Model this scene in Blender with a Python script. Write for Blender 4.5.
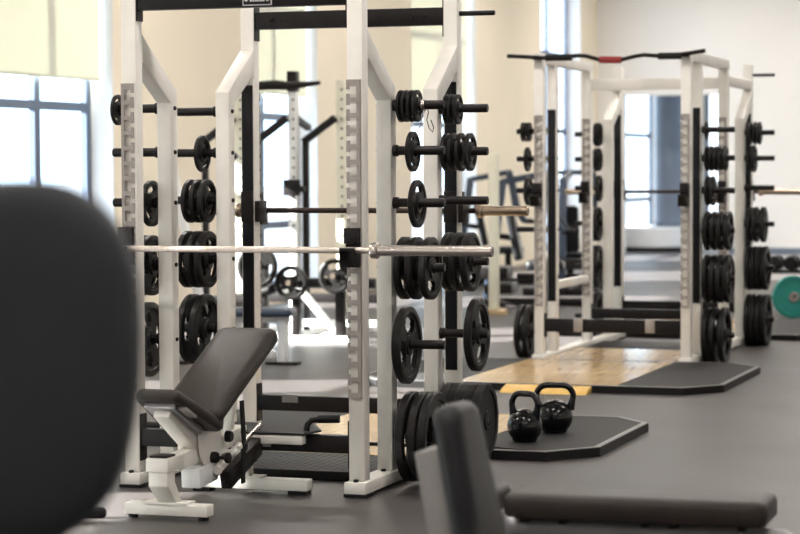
import bpy, bmesh, math, random
from mathutils import Vector, Matrix
random.seed(7)
for o in list(bpy.data.objects): bpy.data.objects.remove(o)
SC = bpy.context.scene
COL = SC.collection
R = math.radians

# ---------------------------------------------------------------- camera
cam = bpy.data.cameras.new('camera'); camo = bpy.data.objects.new('camera', cam); COL.objects.link(camo)
cr = Vector((0.947566, 0.319527, -0.004567)); cu = Vector((-0.009872, 0.043554, 0.999002)); cf = Vector((-0.319407, 0.946576, -0.044425))
CAMP = Vector((4.6522, -9.7145, 1.5072))
M = Matrix((( cr.x, cu.x, -cf.x, CAMP.x), (cr.y, cu.y, -cf.y, CAMP.y), (cr.z, cu.z, -cf.z, CAMP.z), (0, 0, 0, 1)))
camo.matrix_world = M
cam.sensor_width = 36; cam.lens = 2277.05 / 800 * 36
cam.clip_end = 400
cam.dof.use_dof = True; cam.dof.focus_distance = 10.6; cam.dof.aperture_fstop = 3.3; cam.dof.aperture_blades = 0
SC.camera = camo

# ---------------------------------------------------------------- world, sun, exposure
world = bpy.data.worlds.new('world'); SC.world = world; world.use_nodes = True
wn = world.node_tree; bg = wn.nodes['Background']
bg.inputs[0].default_value = (0.66, 0.83, 1.0, 1); bg.inputs[1].default_value = 4.0
sun = bpy.data.lights.new('sun', 'SUN'); suno = bpy.data.objects.new('sun', sun); COL.objects.link(suno)
sun.energy = 85.0; sun.angle = R(0.6); sun.color = (1.0, 0.95, 0.88)
sd = Vector((0.95, 0.32, -math.tan(R(24.6)))).normalized()
suno.rotation_euler = sd.to_track_quat('-Z', 'Y').to_euler(); suno.location = (-20, -5, 12)
vs = SC.view_settings
vs.view_transform = 'Standard'; vs.look = 'None'; vs.exposure = 0.07; vs.gamma = 1.0; vs.use_curve_mapping = False

# ---------------------------------------------------------------- materials
def mat(name, col, rough=0.5, metal=0.0, var=0.0, vscale=8.0, bump=0.0, bscale=200.0, spec=0.5, coat=0.0, two=None, detail=4.0):
    m = bpy.data.materials.new(name); m.use_nodes = True
    nt = m.node_tree; b = nt.nodes['Principled BSDF']
    b.inputs['Base Color'].default_value = (*col, 1); b.inputs['Roughness'].default_value = rough
    b.inputs['Metallic'].default_value = metal; b.inputs['Specular IOR Level'].default_value = spec
    b.inputs['Coat Weight'].default_value = coat
    tc = nt.nodes.new('ShaderNodeTexCoord')
    if var > 0:
        n = nt.nodes.new('ShaderNodeTexNoise'); n.inputs['Scale'].default_value = vscale; n.inputs['Detail'].default_value = detail
        nt.links.new(tc.outputs['Object'], n.inputs['Vector'])
        r = nt.nodes.new('ShaderNodeValToRGB')
        r.color_ramp.elements[0].position = 0.35; r.color_ramp.elements[1].position = 0.65
        c0 = two if two else tuple(max(0, c * (1 - var)) for c in col)
        c1 = col if two else tuple(min(1, c * (1 + var)) for c in col)
        r.color_ramp.elements[0].color = (*c0, 1); r.color_ramp.elements[1].color = (*c1, 1)
        nt.links.new(n.outputs['Fac'], r.inputs['Fac']); nt.links.new(r.outputs['Color'], b.inputs['Base Color'])
    if bump > 0:
        n2 = nt.nodes.new('ShaderNodeTexNoise'); n2.inputs['Scale'].default_value = bscale; n2.inputs['Detail'].default_value = 3
        nt.links.new(tc.outputs['Object'], n2.inputs['Vector'])
        bp = nt.nodes.new('ShaderNodeBump'); bp.inputs['Strength'].default_value = bump; bp.inputs['Distance'].default_value = 0.002
        nt.links.new(n2.outputs['Fac'], bp.inputs['Height']); nt.links.new(bp.outputs['Normal'], b.inputs['Normal'])
    return m

WHITE = mat('white_enamel', (0.80, 0.775, 0.72), 0.38, var=0.05, vscale=5)
PALE = mat('pale_enamel', (0.76, 0.77, 0.76), 0.4, var=0.04, vscale=5)
CREAM = mat('cream_enamel', (0.74, 0.72, 0.58), 0.4, var=0.04, vscale=5)
BLACK = mat('black_enamel', (0.011, 0.009, 0.009), 0.40, spec=0.2, var=0.2, vscale=20)
IRON = mat('black_iron', (0.010, 0.009, 0.0088), 0.40, spec=0.2, var=0.3, vscale=30, bump=0.25, bscale=160)
RUBB = mat('black_rubber', (0.009, 0.0085, 0.0085), 0.5, spec=0.2, var=0.2, vscale=30)
STRIP = mat('black_plastic_strip', (0.008, 0.008, 0.010), 0.33, spec=0.2)
STEEL = mat('grey_steel_plate', (0.34, 0.31, 0.29), 0.42, 0.35, var=0.08, vscale=20)
CHROME = mat('satin_chrome', (0.58, 0.53, 0.50), 0.27, 1.0, var=0.06, vscale=60)
SHAFT = mat('steel_shaft', (0.72, 0.64, 0.58), 0.38, 0.8, var=0.08, vscale=60, bump=0.3, bscale=700)
BRASS = mat('bronze_sleeve', (0.50, 0.40, 0.31), 0.28, 1.0, var=0.08, vscale=40)
DARKSH = mat('dark_steel_shaft', (0.045, 0.030, 0.026), 0.35, 0.7, var=0.15, vscale=60)
VINYL = mat('brown_black_vinyl', (0.027, 0.021, 0.018), 0.45, spec=0.3, var=0.10, vscale=9, bump=0.2, bscale=260)
VINYLG = mat('charcoal_vinyl', (0.009, 0.0095, 0.0115), 0.40, spec=0.3, var=0.12, vscale=9, bump=0.2, bscale=260)
VINYLD = mat('dark_grey_vinyl', (0.030, 0.033, 0.038), 0.6, spec=0.3, var=0.06, vscale=5, bump=0.1, bscale=200)
GREYP = mat('grey_panel', (0.20, 0.19, 0.185), 0.5, var=0.06, vscale=10)
GREYT = mat('grey_tube', (0.32, 0.32, 0.33), 0.35, 0.3)
KETTLE = mat('gloss_black_enamel', (0.004, 0.004, 0.005), 0.16, spec=0.4, bump=0.06, bscale=60)
TEAL = mat('teal_rubber', (0.012, 0.21, 0.175), 0.5, var=0.08, vscale=20)
RED = mat('red_grip', (0.26, 0.02, 0.02), 0.5)
YELLOW = mat('yellow_wood', (0.66, 0.42, 0.10), 0.45, var=0.1, vscale=12)
MATR = mat('platform_rubber', (0.019, 0.0175, 0.018), 0.6, spec=0.2, var=0.25, vscale=120, bump=0.2, bscale=300)
EDGE = mat('platform_edge', (0.010, 0.0095, 0.0095), 0.5, spec=0.2)
RIMW = mat('platform_rim_steel', (0.19, 0.18, 0.175), 0.4, 0.5)
ALU = mat('grey_blue_aluminium', (0.085, 0.115, 0.175), 0.45, 0.2, var=0.04)
JAMB = mat('white_plaster', (0.83, 0.83, 0.84), 0.7, var=0.02)
COLM = mat('slate_blue_paint', (0.16, 0.19, 0.25), 0.6, var=0.06, vscale=3)
BLUESEAT = mat('navy_vinyl', (0.03, 0.045, 0.075), 0.4, var=0.1)
LOGO = mat('badge_silver', (0.62, 0.58, 0.60), 0.4)

def wood_mat():
    m = mat('maple_wood', (0.60, 0.43, 0.23), 0.17, spec=0.5)
    nt = m.node_tree; b = nt.nodes['Principled BSDF']
    tc = nt.nodes.new('ShaderNodeTexCoord'); mp = nt.nodes.new('ShaderNodeMapping'); mp.inputs['Scale'].default_value = (14, 1.2, 14)
    w = nt.nodes.new('ShaderNodeTexNoise'); w.inputs['Scale'].default_value = 3; w.inputs['Detail'].default_value = 6
    oi = nt.nodes.new('ShaderNodeObjectInfo'); ad = nt.nodes.new('ShaderNodeVectorMath'); ad.operation = 'ADD'
    nt.links.new(tc.outputs['Object'], ad.inputs[0]); nt.links.new(oi.outputs['Location'], ad.inputs[1])
    nt.links.new(ad.outputs[0], mp.inputs['Vector']); nt.links.new(mp.outputs['Vector'], w.inputs['Vector'])
    r = nt.nodes.new('ShaderNodeValToRGB'); r.color_ramp.elements[0].position = 0.3; r.color_ramp.elements[1].position = 0.7
    r.color_ramp.elements[0].color = (0.50, 0.33, 0.16, 1); r.color_ramp.elements[1].color = (0.68, 0.50, 0.28, 1)
    nt.links.new(w.outputs['Fac'], r.inputs['Fac']); nt.links.new(r.outputs['Color'], b.inputs['Base Color'])
    return m
WOOD = wood_mat()

def floor_mat():
    m = mat('speckled_rubber_floor', (0.1, 0.1, 0.1), 0.42, spec=0.5)
    nt = m.node_tree; b = nt.nodes['Principled BSDF']
    tc = nt.nodes.new('ShaderNodeTexCoord')
    n = nt.nodes.new('ShaderNodeTexNoise'); n.inputs['Scale'].default_value = 95; n.inputs['Detail'].default_value = 3
    n2 = nt.nodes.new('ShaderNodeTexNoise'); n2.inputs['Scale'].default_value = 0.7; n2.inputs['Detail'].default_value = 5
    nt.links.new(tc.outputs['Object'], n.inputs['Vector']); nt.links.new(tc.outputs['Object'], n2.inputs['Vector'])
    r = nt.nodes.new('ShaderNodeValToRGB'); e = r.color_ramp.elements
    e[0].position = 0.42; e[0].color = (0.035, 0.030, 0.0295, 1); e[1].position = 0.66; e[1].color = (0.062, 0.053, 0.0525, 1)
    nt.links.new(n.outputs['Fac'], r.inputs['Fac'])
    r2 = nt.nodes.new('ShaderNodeValToRGB'); r2.color_ramp.elements[0].color = (0.85, 0.85, 0.86, 1); r2.color_ramp.elements[1].color = (1.08, 1.06, 1.05, 1)
    r2.color_ramp.elements[0].position = 0.3; r2.color_ramp.elements[1].position = 0.7
    nt.links.new(n2.outputs['Fac'], r2.inputs['Fac'])
    mx = nt.nodes.new('ShaderNodeMix'); mx.data_type = 'RGBA'; mx.blend_type = 'MULTIPLY'; mx.inputs['Factor'].default_value = 1
    nt.links.new(r.outputs['Color'], mx.inputs['A']); nt.links.new(r2.outputs['Color'], mx.inputs['B'])
    nt.links.new(mx.outputs['Result'], b.inputs['Base Color'])
    rr = nt.nodes.new('ShaderNodeMapRange'); rr.inputs['To Min'].default_value = 0.36; rr.inputs['To Max'].default_value = 0.52
    nt.links.new(n2.outputs['Fac'], rr.inputs['Value']); nt.links.new(rr.outputs['Result'], b.inputs['Roughness'])
    return m
FLOOR = floor_mat()
WALL = mat('beige_wall_paint', (0.82, 0.74, 0.595), 0.75, var=0.015, vscale=1.0)
WALLB = mat('off_white_wall_paint', (0.80, 0.782, 0.752), 0.75, var=0.015, vscale=1.0)
CEIL = mat('ceiling_paint', (0.80, 0.79, 0.76), 0.8, var=0.01)

def glass_mat():
    m = bpy.data.materials.new('window_glass'); m.use_nodes = True; nt = m.node_tree
    nt.nodes.clear(); out = nt.nodes.new('ShaderNodeOutputMaterial'); mx = nt.nodes.new('ShaderNodeMixShader')
    t = nt.nodes.new('ShaderNodeBsdfTransparent'); t.inputs[0].default_value = (0.93, 0.96, 0.97, 1)
    g = nt.nodes.new('ShaderNodeBsdfGlossy'); g.inputs['Roughness'].default_value = 0.02
    mx.inputs[0].default_value = 0.06
    nt.links.new(t.outputs[0], mx.inputs[1]); nt.links.new(g.outputs[0], mx.inputs[2]); nt.links.new(mx.outputs[0], out.inputs[0])
    return m
GLASS = glass_mat()
def blind_mat():
    m = bpy.data.materials.new('blind_fabric'); m.use_nodes = True; nt = m.node_tree
    nt.nodes.clear(); out = nt.nodes.new('ShaderNodeOutputMaterial'); mx = nt.nodes.new('ShaderNodeMixShader'); mx.inputs[0].default_value = 0.16
    d = nt.nodes.new('ShaderNodeBsdfDiffuse'); t = nt.nodes.new('ShaderNodeBsdfTranslucent')
    tc = nt.nodes.new('ShaderNodeTexCoord'); n = nt.nodes.new('ShaderNodeTexNoise'); n.inputs['Scale'].default_value = 60
    r = nt.nodes.new('ShaderNodeValToRGB'); r.color_ramp.elements[0].color = (0.70, 0.70, 0.61, 1); r.color_ramp.elements[1].color = (0.75, 0.75, 0.66, 1)
    nt.links.new(tc.outputs['Object'], n.inputs['Vector']); nt.links.new(n.outputs['Fac'], r.inputs['Fac'])
    nt.links.new(r.outputs['Color'], d.inputs[0]); nt.links.new(r.outputs['Color'], t.inputs[0])
    nt.links.new(d.outputs[0], mx.inputs[1]); nt.links.new(t.outputs[0], mx.inputs[2]); nt.links.new(mx.outputs[0], out.inputs[0])
    return m
BLIND = blind_mat()
def emit_mat(name, col, s):
    m = bpy.data.materials.new(name); m.use_nodes = True; nt = m.node_tree; b = nt.nodes['Principled BSDF']
    b.inputs['Base Color'].default_value = (*col, 1); b.inputs['Emission Color'].default_value = (*col, 1); b.inputs['Emission Strength'].default_value = s
    return m

# ---------------------------------------------------------------- mesh builder
class MB:
    def __init__(s): s.v = []; s.f = []; s.sm = []
    def add(s, vs, fs, smooth=False):
        n = len(s.v); s.v += [tuple(v) for v in vs]; s.f += [tuple(i + n for i in f) for f in fs]; s.sm += [smooth] * len(fs); return s
    def box(s, a, b):
        x0, y0, z0 = (min(p, q) for p, q in zip(a, b)); x1, y1, z1 = (max(p, q) for p, q in zip(a, b))
        return s.add([(x0,y0,z0),(x1,y0,z0),(x1,y1,z0),(x0,y1,z0),(x0,y0,z1),(x1,y0,z1),(x1,y1,z1),(x0,y1,z1)],
                     [(0,3,2,1),(4,5,6,7),(0,1,5,4),(1,2,6,5),(2,3,7,6),(3,0,4,7)])
    def prism(s, poly, axis, a, b):
        # poly: 2D points (ccw seen from +axis); axis 0: (y,z) along x, 1: (x,z) along y, 2: (x,y) along z
        def P(p, t): return {0: (t, p[0], p[1]), 1: (p[0], t, p[1]), 2: (p[0], p[1], t)}[axis]
        n = len(poly); area = sum(poly[i][0]*poly[(i+1)%n][1]-poly[(i+1)%n][0]*poly[i][1] for i in range(n))
        if (area < 0) != (axis == 1): poly = poly[::-1]
        vs = [P(p, a) for p in poly] + [P(p, b) for p in poly]
        fs = [tuple(range(n))[::-1], tuple(range(n, 2*n))] + [(i, (i+1) % n, n+(i+1) % n, n+i) for i in range(n)]
        return s.add(vs, fs)
    def bar(s, p, q, w, h, up=(0,0,1)):
        # square tube between two points
        p = Vector(p); q = Vector(q); d = (q-p).normalized(); u = Vector(up)
        x = d.cross(u)
        if x.length < 1e-4: x = d.cross(Vector((0,1,0)))
        x.normalize(); y = x.cross(d)
        vs = []
        for c in (p, q):
            for sx, sy in ((-1,-1),(1,-1),(1,1),(-1,1)): vs.append(c + x*(sx*w/2) + y*(sy*h/2))
        return s.add(vs, [(0,1,2,3),(7,6,5,4),(0,4,5,1),(1,5,6,2),(2,6,7,3),(3,7,4,0)])
    def tube(s, pts, r, n=12, caps=True):
        pts = [Vector(p) for p in pts]; rs = r if isinstance(r, (list, tuple)) else [r]*len(pts)
        rings = []; prev = None
        for i, p in enumerate(pts):
            d = (pts[min(i+1, len(pts)-1)] - pts[max(i-1, 0)]).normalized()
            if prev is None:
                x = d.cross(Vector((0,0,1)));
                if x.length < 1e-3: x = d.cross(Vector((0,1,0)))
            else: x = prev - d*prev.dot(d)
            x.normalize(); prev = x; y = d.cross(x)
            rings.append([p + (x*math.cos(2*math.pi*k/n) + y*math.sin(2*math.pi*k/n))*rs[i] for k in range(n)])
        vs = [v for rg in rings for v in rg]; fs = []
        for i in range(len(pts)-1):
            for k in range(n): fs.append((i*n+k, i*n+(k+1)%n, (i+1)*n+(k+1)%n, (i+1)*n+k))
        s.add(vs, fs, True)
        if caps:
            m = len(s.v) - len(vs)
            s.f += [tuple(m+k for k in range(n))[::-1], tuple(m+(len(pts)-1)*n+k for k in range(n))]; s.sm += [False, False]
        return s
    def lathe(s, prof, axis=(0,0,1), o=(0,0,0), n=32):
        # prof: (radius, height) pairs along the axis
        a = Vector(axis).normalized(); x = a.cross(Vector((0,0,1)))
        if x.length < 1e-3: x = Vector((1,0,0))
        x.normalize(); y = a.cross(x); o = Vector(o)
        vs = []; fs = []
        for r, h in prof:
            for k in range(n): vs.append(o + a*h + (x*math.cos(2*math.pi*k/n)+y*math.sin(2*math.pi*k/n))*r)
        for i in range(len(prof)-1):
            for k in range(n): fs.append((i*n+k, i*n+(k+1)%n, (i+1)*n+(k+1)%n, (i+1)*n+k))
        s.add(vs, fs, True); m = len(s.v)-len(vs)
        if prof[0][0] > 1e-5: s.f.append(tuple(m+k for k in range(n))[::-1]); s.sm.append(False)
        if prof[-1][0] > 1e-5: s.f.append(tuple(m+(len(prof)-1)*n+k for k in range(n))); s.sm.append(False)
        return s
    def mesh(s, name, m, bevel=0.0, seg=2):
        me = bpy.data.meshes.new(name); me.from_pydata(s.v, [], s.f)
        bm = bmesh.new(); bm.from_mesh(me)
        for f, sm in zip(bm.faces, s.sm): f.smooth = sm
        bmesh.ops.remove_doubles(bm, verts=bm.verts, dist=1e-6)
        bmesh.ops.recalc_face_normals(bm, faces=bm.faces)
        if bevel > 0:
            ed = [e for e in bm.edges if len(e.link_faces) == 2 and e.calc_face_angle(0) > R(28)]
            bmesh.ops.bevel(bm, geom=ed, offset=bevel, segments=seg, profile=0.5, affect='EDGES', clamp_overlap=True)
            for f in bm.faces: f.smooth = True
        bm.to_mesh(me); bm.free()
        try: me.set_sharp_from_angle(angle=R(40))
        except Exception: pass
        me.materials.append(m); return me
    def build(s, name, m, parent=None, loc=None, bevel=0.0, seg=2):
        return link(name, s.mesh(name, m, bevel, seg), parent, loc)

def link(name, me, parent=None, loc=None, rot=None):
    o = bpy.data.objects.new(name, me); COL.objects.link(o)
    if parent: o.parent = parent
    if loc: o.location = loc
    if rot: o.rotation_euler = rot
    return o
def tag(o, label, cat, group=None):
    o['label'] = label; o['category'] = cat
    if group: o['group'] = group
    return o
def thing(name, label, cat, loc=(0,0,0), rz=0, group=None):
    o = bpy.data.objects.new(name, None); COL.objects.link(o); o.location = loc; o.rotation_euler = (0,0,rz); o.empty_display_size = 0.1
    return tag(o, label, cat, group)
def struct(name, mb, m, parent=None, bevel=0):
    o = mb.build(name, m, parent, bevel=bevel)
    if not parent: o['kind'] = 'structure'
    return o

# ================================================================ THE ROOM
XW, YB, XR, YF, H = -4.6, 28.3, 9.0, -15.0, 5.6
struct('floor', MB().box((XW-0.3, YF-0.3, -0.1), (XR+0.3, YB+9.5, 0)), FLOOR)
struct('ceiling', MB().box((XW-0.3, YF-0.3, H), (XR+0.3, YB+9.5, H+0.15)), CEIL)
WT = 0.32; ZB, ZT = 0.12, 4.5
# window openings: far jamb Y (room side), width
WY = [(-9.2, -7.0), (-3.9, -1.72), (1.9, 4.1), (7.05, 9.44), (12.5, 14.78), (18.2, 21.1), (24.6, 27.1), (29.2, 33.6)]
w = MB(); y = YF - 0.3
for a, b in WY:
    w.box((XW-WT, y, 0), (XW, a, H)); w.box((XW-WT, a, 0), (XW, b, ZB)); w.box((XW-WT, a, ZT), (XW, b, H)); y = b
w.box((XW-WT, y, 0), (XW, YB+9.5, H))
struct('wall_left', w, WALL)
for i, (a, b) in enumerate(WY):
    root = bpy.data.objects.new('window_%d' % (i+1), None); COL.objects.link(root); root['kind'] = 'structure'; root.location = (XW-0.225, a, ZB)
    W_ = b - a; Hh = ZT - ZB; f = 0.11
    fr = MB().box((-0.06,0,0),(0,f,Hh)).box((-0.06,W_-f,0),(0,W_,Hh)).box((-0.06,f,0),(0,W_-f,f)).box((-0.06,f,Hh-f),(0,W_-f,Hh))
    fr.build('window_frame', ALU, root)
    cy = 0.5*W_ if i != 3 else 1.32
    MB().box((-0.06, cy-0.055, f), (0, cy+0.055, Hh-f)).build('mullion', ALU, root)
    zs = [2.06-ZB, 0.85-ZB, 3.3-ZB]
    for z in zs:
        MB().box((-0.055, f, z-0.04), (-0.004, cy-0.055, z+0.04)).build('transom', ALU, root)
        MB().box((-0.055, cy+0.055, z-0.04), (-0.004, W_-f, z+0.04)).build('transom', ALU, root)
    zz = [f] + sorted(zs) + [Hh-f]
    for k in range(len(zz)-1):
        for (p, q) in ((f, cy-0.055), (cy+0.055, W_-f)):
            MB().box((-0.035, p, zz[k]), (-0.029, q, zz[k+1])).build('pane', GLASS, root)
    # white plaster lining of the opening, far side and near side
    rv = MB().box((0.002, W_-0.02, 0), (0.2235, W_-0.001, Hh)).box((0.002, 0.001, 0), (0.2235, 0.02, Hh)); rv.build('jamb_lining', JAMB, root)
    if i < 6:
        lab = 'pale green roller blind half lowered over the window ' + ['nearest the entrance wall', 'second from the entrance wall', 'third from the entrance wall', 'beside the dark foreground pad', 'behind the perforated white rack', 'behind the bench rack plates', ''][i]
        zb_ = 2.48 if i == 1 else 2.31
        t = thing('roller_blind', lab, 'blind', (XW-0.10, a+0.02, zb_), 0, 'roller blinds on the tall windows')
        MB().box((-0.003, 0.0, 0.0), (0.0, W_-0.1, ZT-zb_-0.08)).build('fabric', BLIND, t)
        MB().box((-0.014, 0.0, -0.012), (0.011, W_-0.1, 0.016)).build('hem_bar', BLIND, t, bevel=0.004)
        MB().tube([(0.01, 0, ZT-zb_-0.06), (0.01, W_-0.1, ZT-zb_-0.06)], 0.035, 12).build('roller', JAMB, t)
# back wall with the wide opening
OX0, OX1, OZ = -4.16, -2.38, 2.68
b = MB().box((XW, YB, 0), (OX0, YB+0.2, H)).box((OX0, YB, OZ), (OX1, YB+0.2, H)).box((OX1, YB, 0), (XR+0.3, YB+0.2, H))
struct('wall_back', b, WALLB)
struct('wall_right', MB().box((XR, YF, 0), (XR+0.25, YB, H)), WALLB)
struct('wall_front', MB().box((XW, YF-0.25, 0), (XR+0.25, YF, H)), WALLB)
struct('wall_alcove', MB().box((XW, YB+9.2, 0), (XR, YB+9.45, H)), WALLB)
bb = MB().box((OX1, YB-0.015, 0), (XR, YB, 0.11)); struct('baseboard_back', bb, COLM)
# room beyond the opening: slate column, curved low white wall
t = thing('column', 'slate blue round column standing beyond the opening in the end wall', 'column', (-3.62, 29.6, 0.42))
MB().lathe([(0.26,0.10),(0.245,0.12),(0.245,5.15)], n=40).build('shaft', COLM, t); MB().lathe([(0.26,0),(0.26,0.1)], n=40).build('base_ring', COLM, t)
t = thing('round_plinth', 'low round white plinth with dark base under the slate blue column', 'plinth', (-3.85, 29.6, 0))
MB().lathe([(0.68,0.07),(0.70,0.09),(0.70,0.40),(0.68,0.42),(0,0.42)], n=48).build('plinth_body', JAMB, t); MB().lathe([(0.66,0),(0.66,0.07)], n=48).build('base_strip', RUBB, t)
root = bpy.data.objects.new('window_9', None); COL.objects.link(root); root['kind'] = 'structure'; root.location = (-4.5, YB+9.0, 0.3)
glow_glass = emit_mat('glowing_window_glass', (0.86, 0.93, 1.0), 1.6)  # panes given a glow in place of daylight, to brighten the room beyond
for k in range(5): MB().box((k*0.62, 0, 0), (k*0.62+0.08, 0.1, 3.2)).build('mullion', ALU, root)
for k in range(4): MB().box((k*0.62+0.08, 0.04, 0), (k*0.62+0.62, 0.05, 3.2)).build('pane', glow_glass, root)

# outdoors
gnd = mat('pale_paving', (0.10, 0.11, 0.13), 0.8, var=0.1, vscale=0.5)
g = MB().box((-120, -60, -0.35), (XW-WT-0.02, 160, -0.15)).build('paving', gnd); g['kind'] = 'structure'
far = thing('distant_building', 'long low grey blue building seen hazy through the window', 'building', (-60, 35, -0.15), R(12))
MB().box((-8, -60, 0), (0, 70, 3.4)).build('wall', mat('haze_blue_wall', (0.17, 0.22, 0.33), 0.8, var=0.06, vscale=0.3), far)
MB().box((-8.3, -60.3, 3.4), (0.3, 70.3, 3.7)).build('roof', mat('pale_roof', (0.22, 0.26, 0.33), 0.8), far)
wm = mat('dark_glazing', (0.10, 0.13, 0.20), 0.3)
for k in range(26): MB().box((0.0, -58+k*4.9, 0.9), (0.05, -55+k*4.9, 2.5)).build('window', wm, far)

# ceiling lamps: real fittings with an area light each
LAMP = emit_mat('lamp_diffuser', (1.0, 0.95, 0.87), 2.0)
lamp_house = MB().box((-0.65,-0.2,0),(0.65,0.2,0.06)).mesh('housing', WHITE, 0.006); lamp_diff = MB().box((-0.6,-0.16,-0.006),(0.6,0.16,0.0)).mesh('diffuser', LAMP)
lamp_rod = MB().tube([(0,0,0.06),(0,0,0.56)], 0.008, 8).mesh('rod', GREYT)
ld = bpy.data.lights.new('lamp_light', 'AREA'); ld.shape = 'RECTANGLE'; ld.size = 1.2; ld.size_y = 0.32; ld.energy = 84; ld.color = (1.0, 0.935, 0.88)
rowname = ['first', 'second', 'third', 'fourth', 'fifth', 'sixth', 'seventh']
for ix, lx in enumerate((-2.4, 1.4, 5.2)):
    for iy, ly in enumerate((-11.5, -6.2, -0.9, 4.4, 9.7, 15.0, 20.3, 25.6)):
        t = thing('ceiling_lamp', 'long white ceiling lamp hanging on a rod above the gym floor', 'lamp', (lx, ly, H-0.56), 0, 'ceiling lamps of the gym')
        link('housing', lamp_house, t); link('diffuser', lamp_diff, t); link('rod', lamp_rod, t)
        l = bpy.data.objects.new('lamp_light', ld); COL.objects.link(l); l.parent = t; l.location = (0,0,-0.02)

# ================================================================ SHARED PARTS
T = 0.076
def hole_plate_mesh(mirror):
    cols = [0.0, 0.015, 0.049, 0.064]; p = 0.0705; n = 20; rows = []
    z = 0.0; rows = [0.0]
    for k in range(n):
        b0 = 0.022 + k*p; rows += [b0, b0+0.017, b0+0.036, b0+0.050]
    rows.append(0.022 + n*p + 0.01)
    def solid(i, j):
        if j < 0 or j > len(rows)-2 or i < 0 or i > 2: return False
        if j == 0: return True
        q = (j-1) % 4
        if j == len(rows)-2 or q == 3: return True
        if i == 1: return False
        if i == 2 and q == 1: return False
        return True
    mb = MB(); th = 0.007
    def P(u, z, d):
        return ((T/2+0.03-u) if mirror else (T/2-0.03+u), d, z)
    for i in range(3):
        for j in range(len(rows)-1):
            if not solid(i, j): continue
            u0, u1, z0, z1 = cols[i], cols[i+1], rows[j], rows[j+1]
            a = [P(u0,z0,-0.022),P(u1,z0,-0.022),P(u1,z1,-0.022),P(u0,z1,-0.022)]
            c = [P(u0,z0,-0.022+th),P(u1,z0,-0.022+th),P(u1,z1,-0.022+th),P(u0,z1,-0.022+th)]
            fs = [(0,1,2,3),(7,6,5,4)]
            if not solid(i, j-1): fs.append((0,4,5,1))
            if not solid(i, j+1): fs.append((3,2,6,7))
            if not solid(i-1, j): fs.append((0,3,7,4))
            if not solid(i+1, j): fs.append((1,5,6,2))
            mb.add(a+c, fs)
    # side flange to the post
    u = cols[0]; ztop = rows[-1]
    a = P(0.0, 0, -0.015); b = P(0.006, ztop, 0.0); mb.box(a, b)
    me = bpy.data.meshes.new('hole_plate'); me.from_pydata(mb.v, [], mb.f)
    bm = bmesh.new(); bm.from_mesh(me); bmesh.ops.remove_doubles(bm, verts=bm.verts, dist=1e-6); bmesh.ops.recalc_face_normals(bm, faces=bm.faces); bm.to_mesh(me); bm.free()
    me.materials.append(STEEL); return me
HPL, HPR = hole_plate_mesh(False), hole_plate_mesh(True)
HP_H = 0.022 + 20*0.0705 + 0.01
PEGL = 0.25
def peg_mesh(s):
    return MB().lathe([(0.0275,0),(0.0275,0.022),(0.0215,0.026),(0.0215,PEGL-0.004),(0.019,PEGL)], (s,0,0), n=20).mesh('storage_peg', BLACK)
PEG = {1: peg_mesh(1), -1: peg_mesh(-1)}
BOLT = {s: MB().lathe([(0.011,0),(0.011,0.006),(0.008,0.010)], (s,0,0), n=10).mesh('bolt', BLACK) for s in (1,-1)}
BOLTF = MB().lathe([(0.012,0),(0.012,0.007),(0.008,0.011)], (0,-1,0), n=10).mesh('bolt', BLACK)
BOLTT = MB().lathe([(0.013,0),(0.013,0.008),(0.009,0.013)], (0,0,1), n=10).mesh('bolt', BLACK)
ROWZ = [1.791, 1.578, 1.333, 1.031, 0.668, 0.238]
FOOT = 0.07
UP_H = 2.42
def upright_mesh(h): return MB().box((0,0,FOOT),(T,T,h)).mesh('upright', WHITE, 0.006)
def bent_mesh(yv, yt, zk, zt, ztop=None):
    # storage post: vertical at yv, leaning over at zk to meet the upright at yt (front edges), ends at zt
    sgn = 1 if yt > yv else -1
    if sgn < 0:
        poly = [(yv,FOOT),(yv+T,FOOT),(yv+T,zk+0.03),(yt+T,zt),(yt+T,zt-0.13),(yv,zk-0.03)]
    else:
        poly = [(yv,FOOT),(yv+T,FOOT),(yv+T,zk-0.03),(yt,zt-0.13),(yt,zt),(yv,zk+0.03)]
    return MB().prism(poly, 0, 0, T).mesh('storage_post', WHITE, 0.005)
def jhook(parent, x, y, z, back=False, side=1):
    # hook block that carries the bar (bar centre at z), on the front (or back) face of a post whose left-front corner is x, y
    s = 1 if back else -1
    y0 = y + T if back else y
    o = 0.022
    m = MB()
    m.box((x+0.002, y0+s*o, z-0.075), (x+T-0.004, y0+s*(o+0.012), z+0.10))
    m.box((x+0.006, y0+s*(o+0.012), z+0.030), (x+T-0.008, y0+s*(o+0.05), z+0.10))
    m.box((x+0.002, y0+s*(o+0.012), z-0.075), (x+T-0.004, y0+s*(o+0.10), z-0.016))
    m.box((x+0.002, y0+s*(o+0.082), z-0.016), (x+T-0.004, y0+s*(o+0.10), z+0.012))
    return m.build('bar_hook', BLACK, parent, bevel=0.003)
def beam(parent, name, x0, x1, y, z0, z1, m=BLACK, fl=0.05, th=0.06):
    o = MB().box((x0+0.006, y+0.008, z0), (x1-0.006, y+0.008+th, z1)).build(name, m, parent, bevel=0.003)
    for xx in (x0, x1-0.006): MB().box((xx, y+0.004, z0-fl), (xx+0.006, y+T-0.004, z1+fl)).build('end_flange', BLACK, o)
    return o

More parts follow.
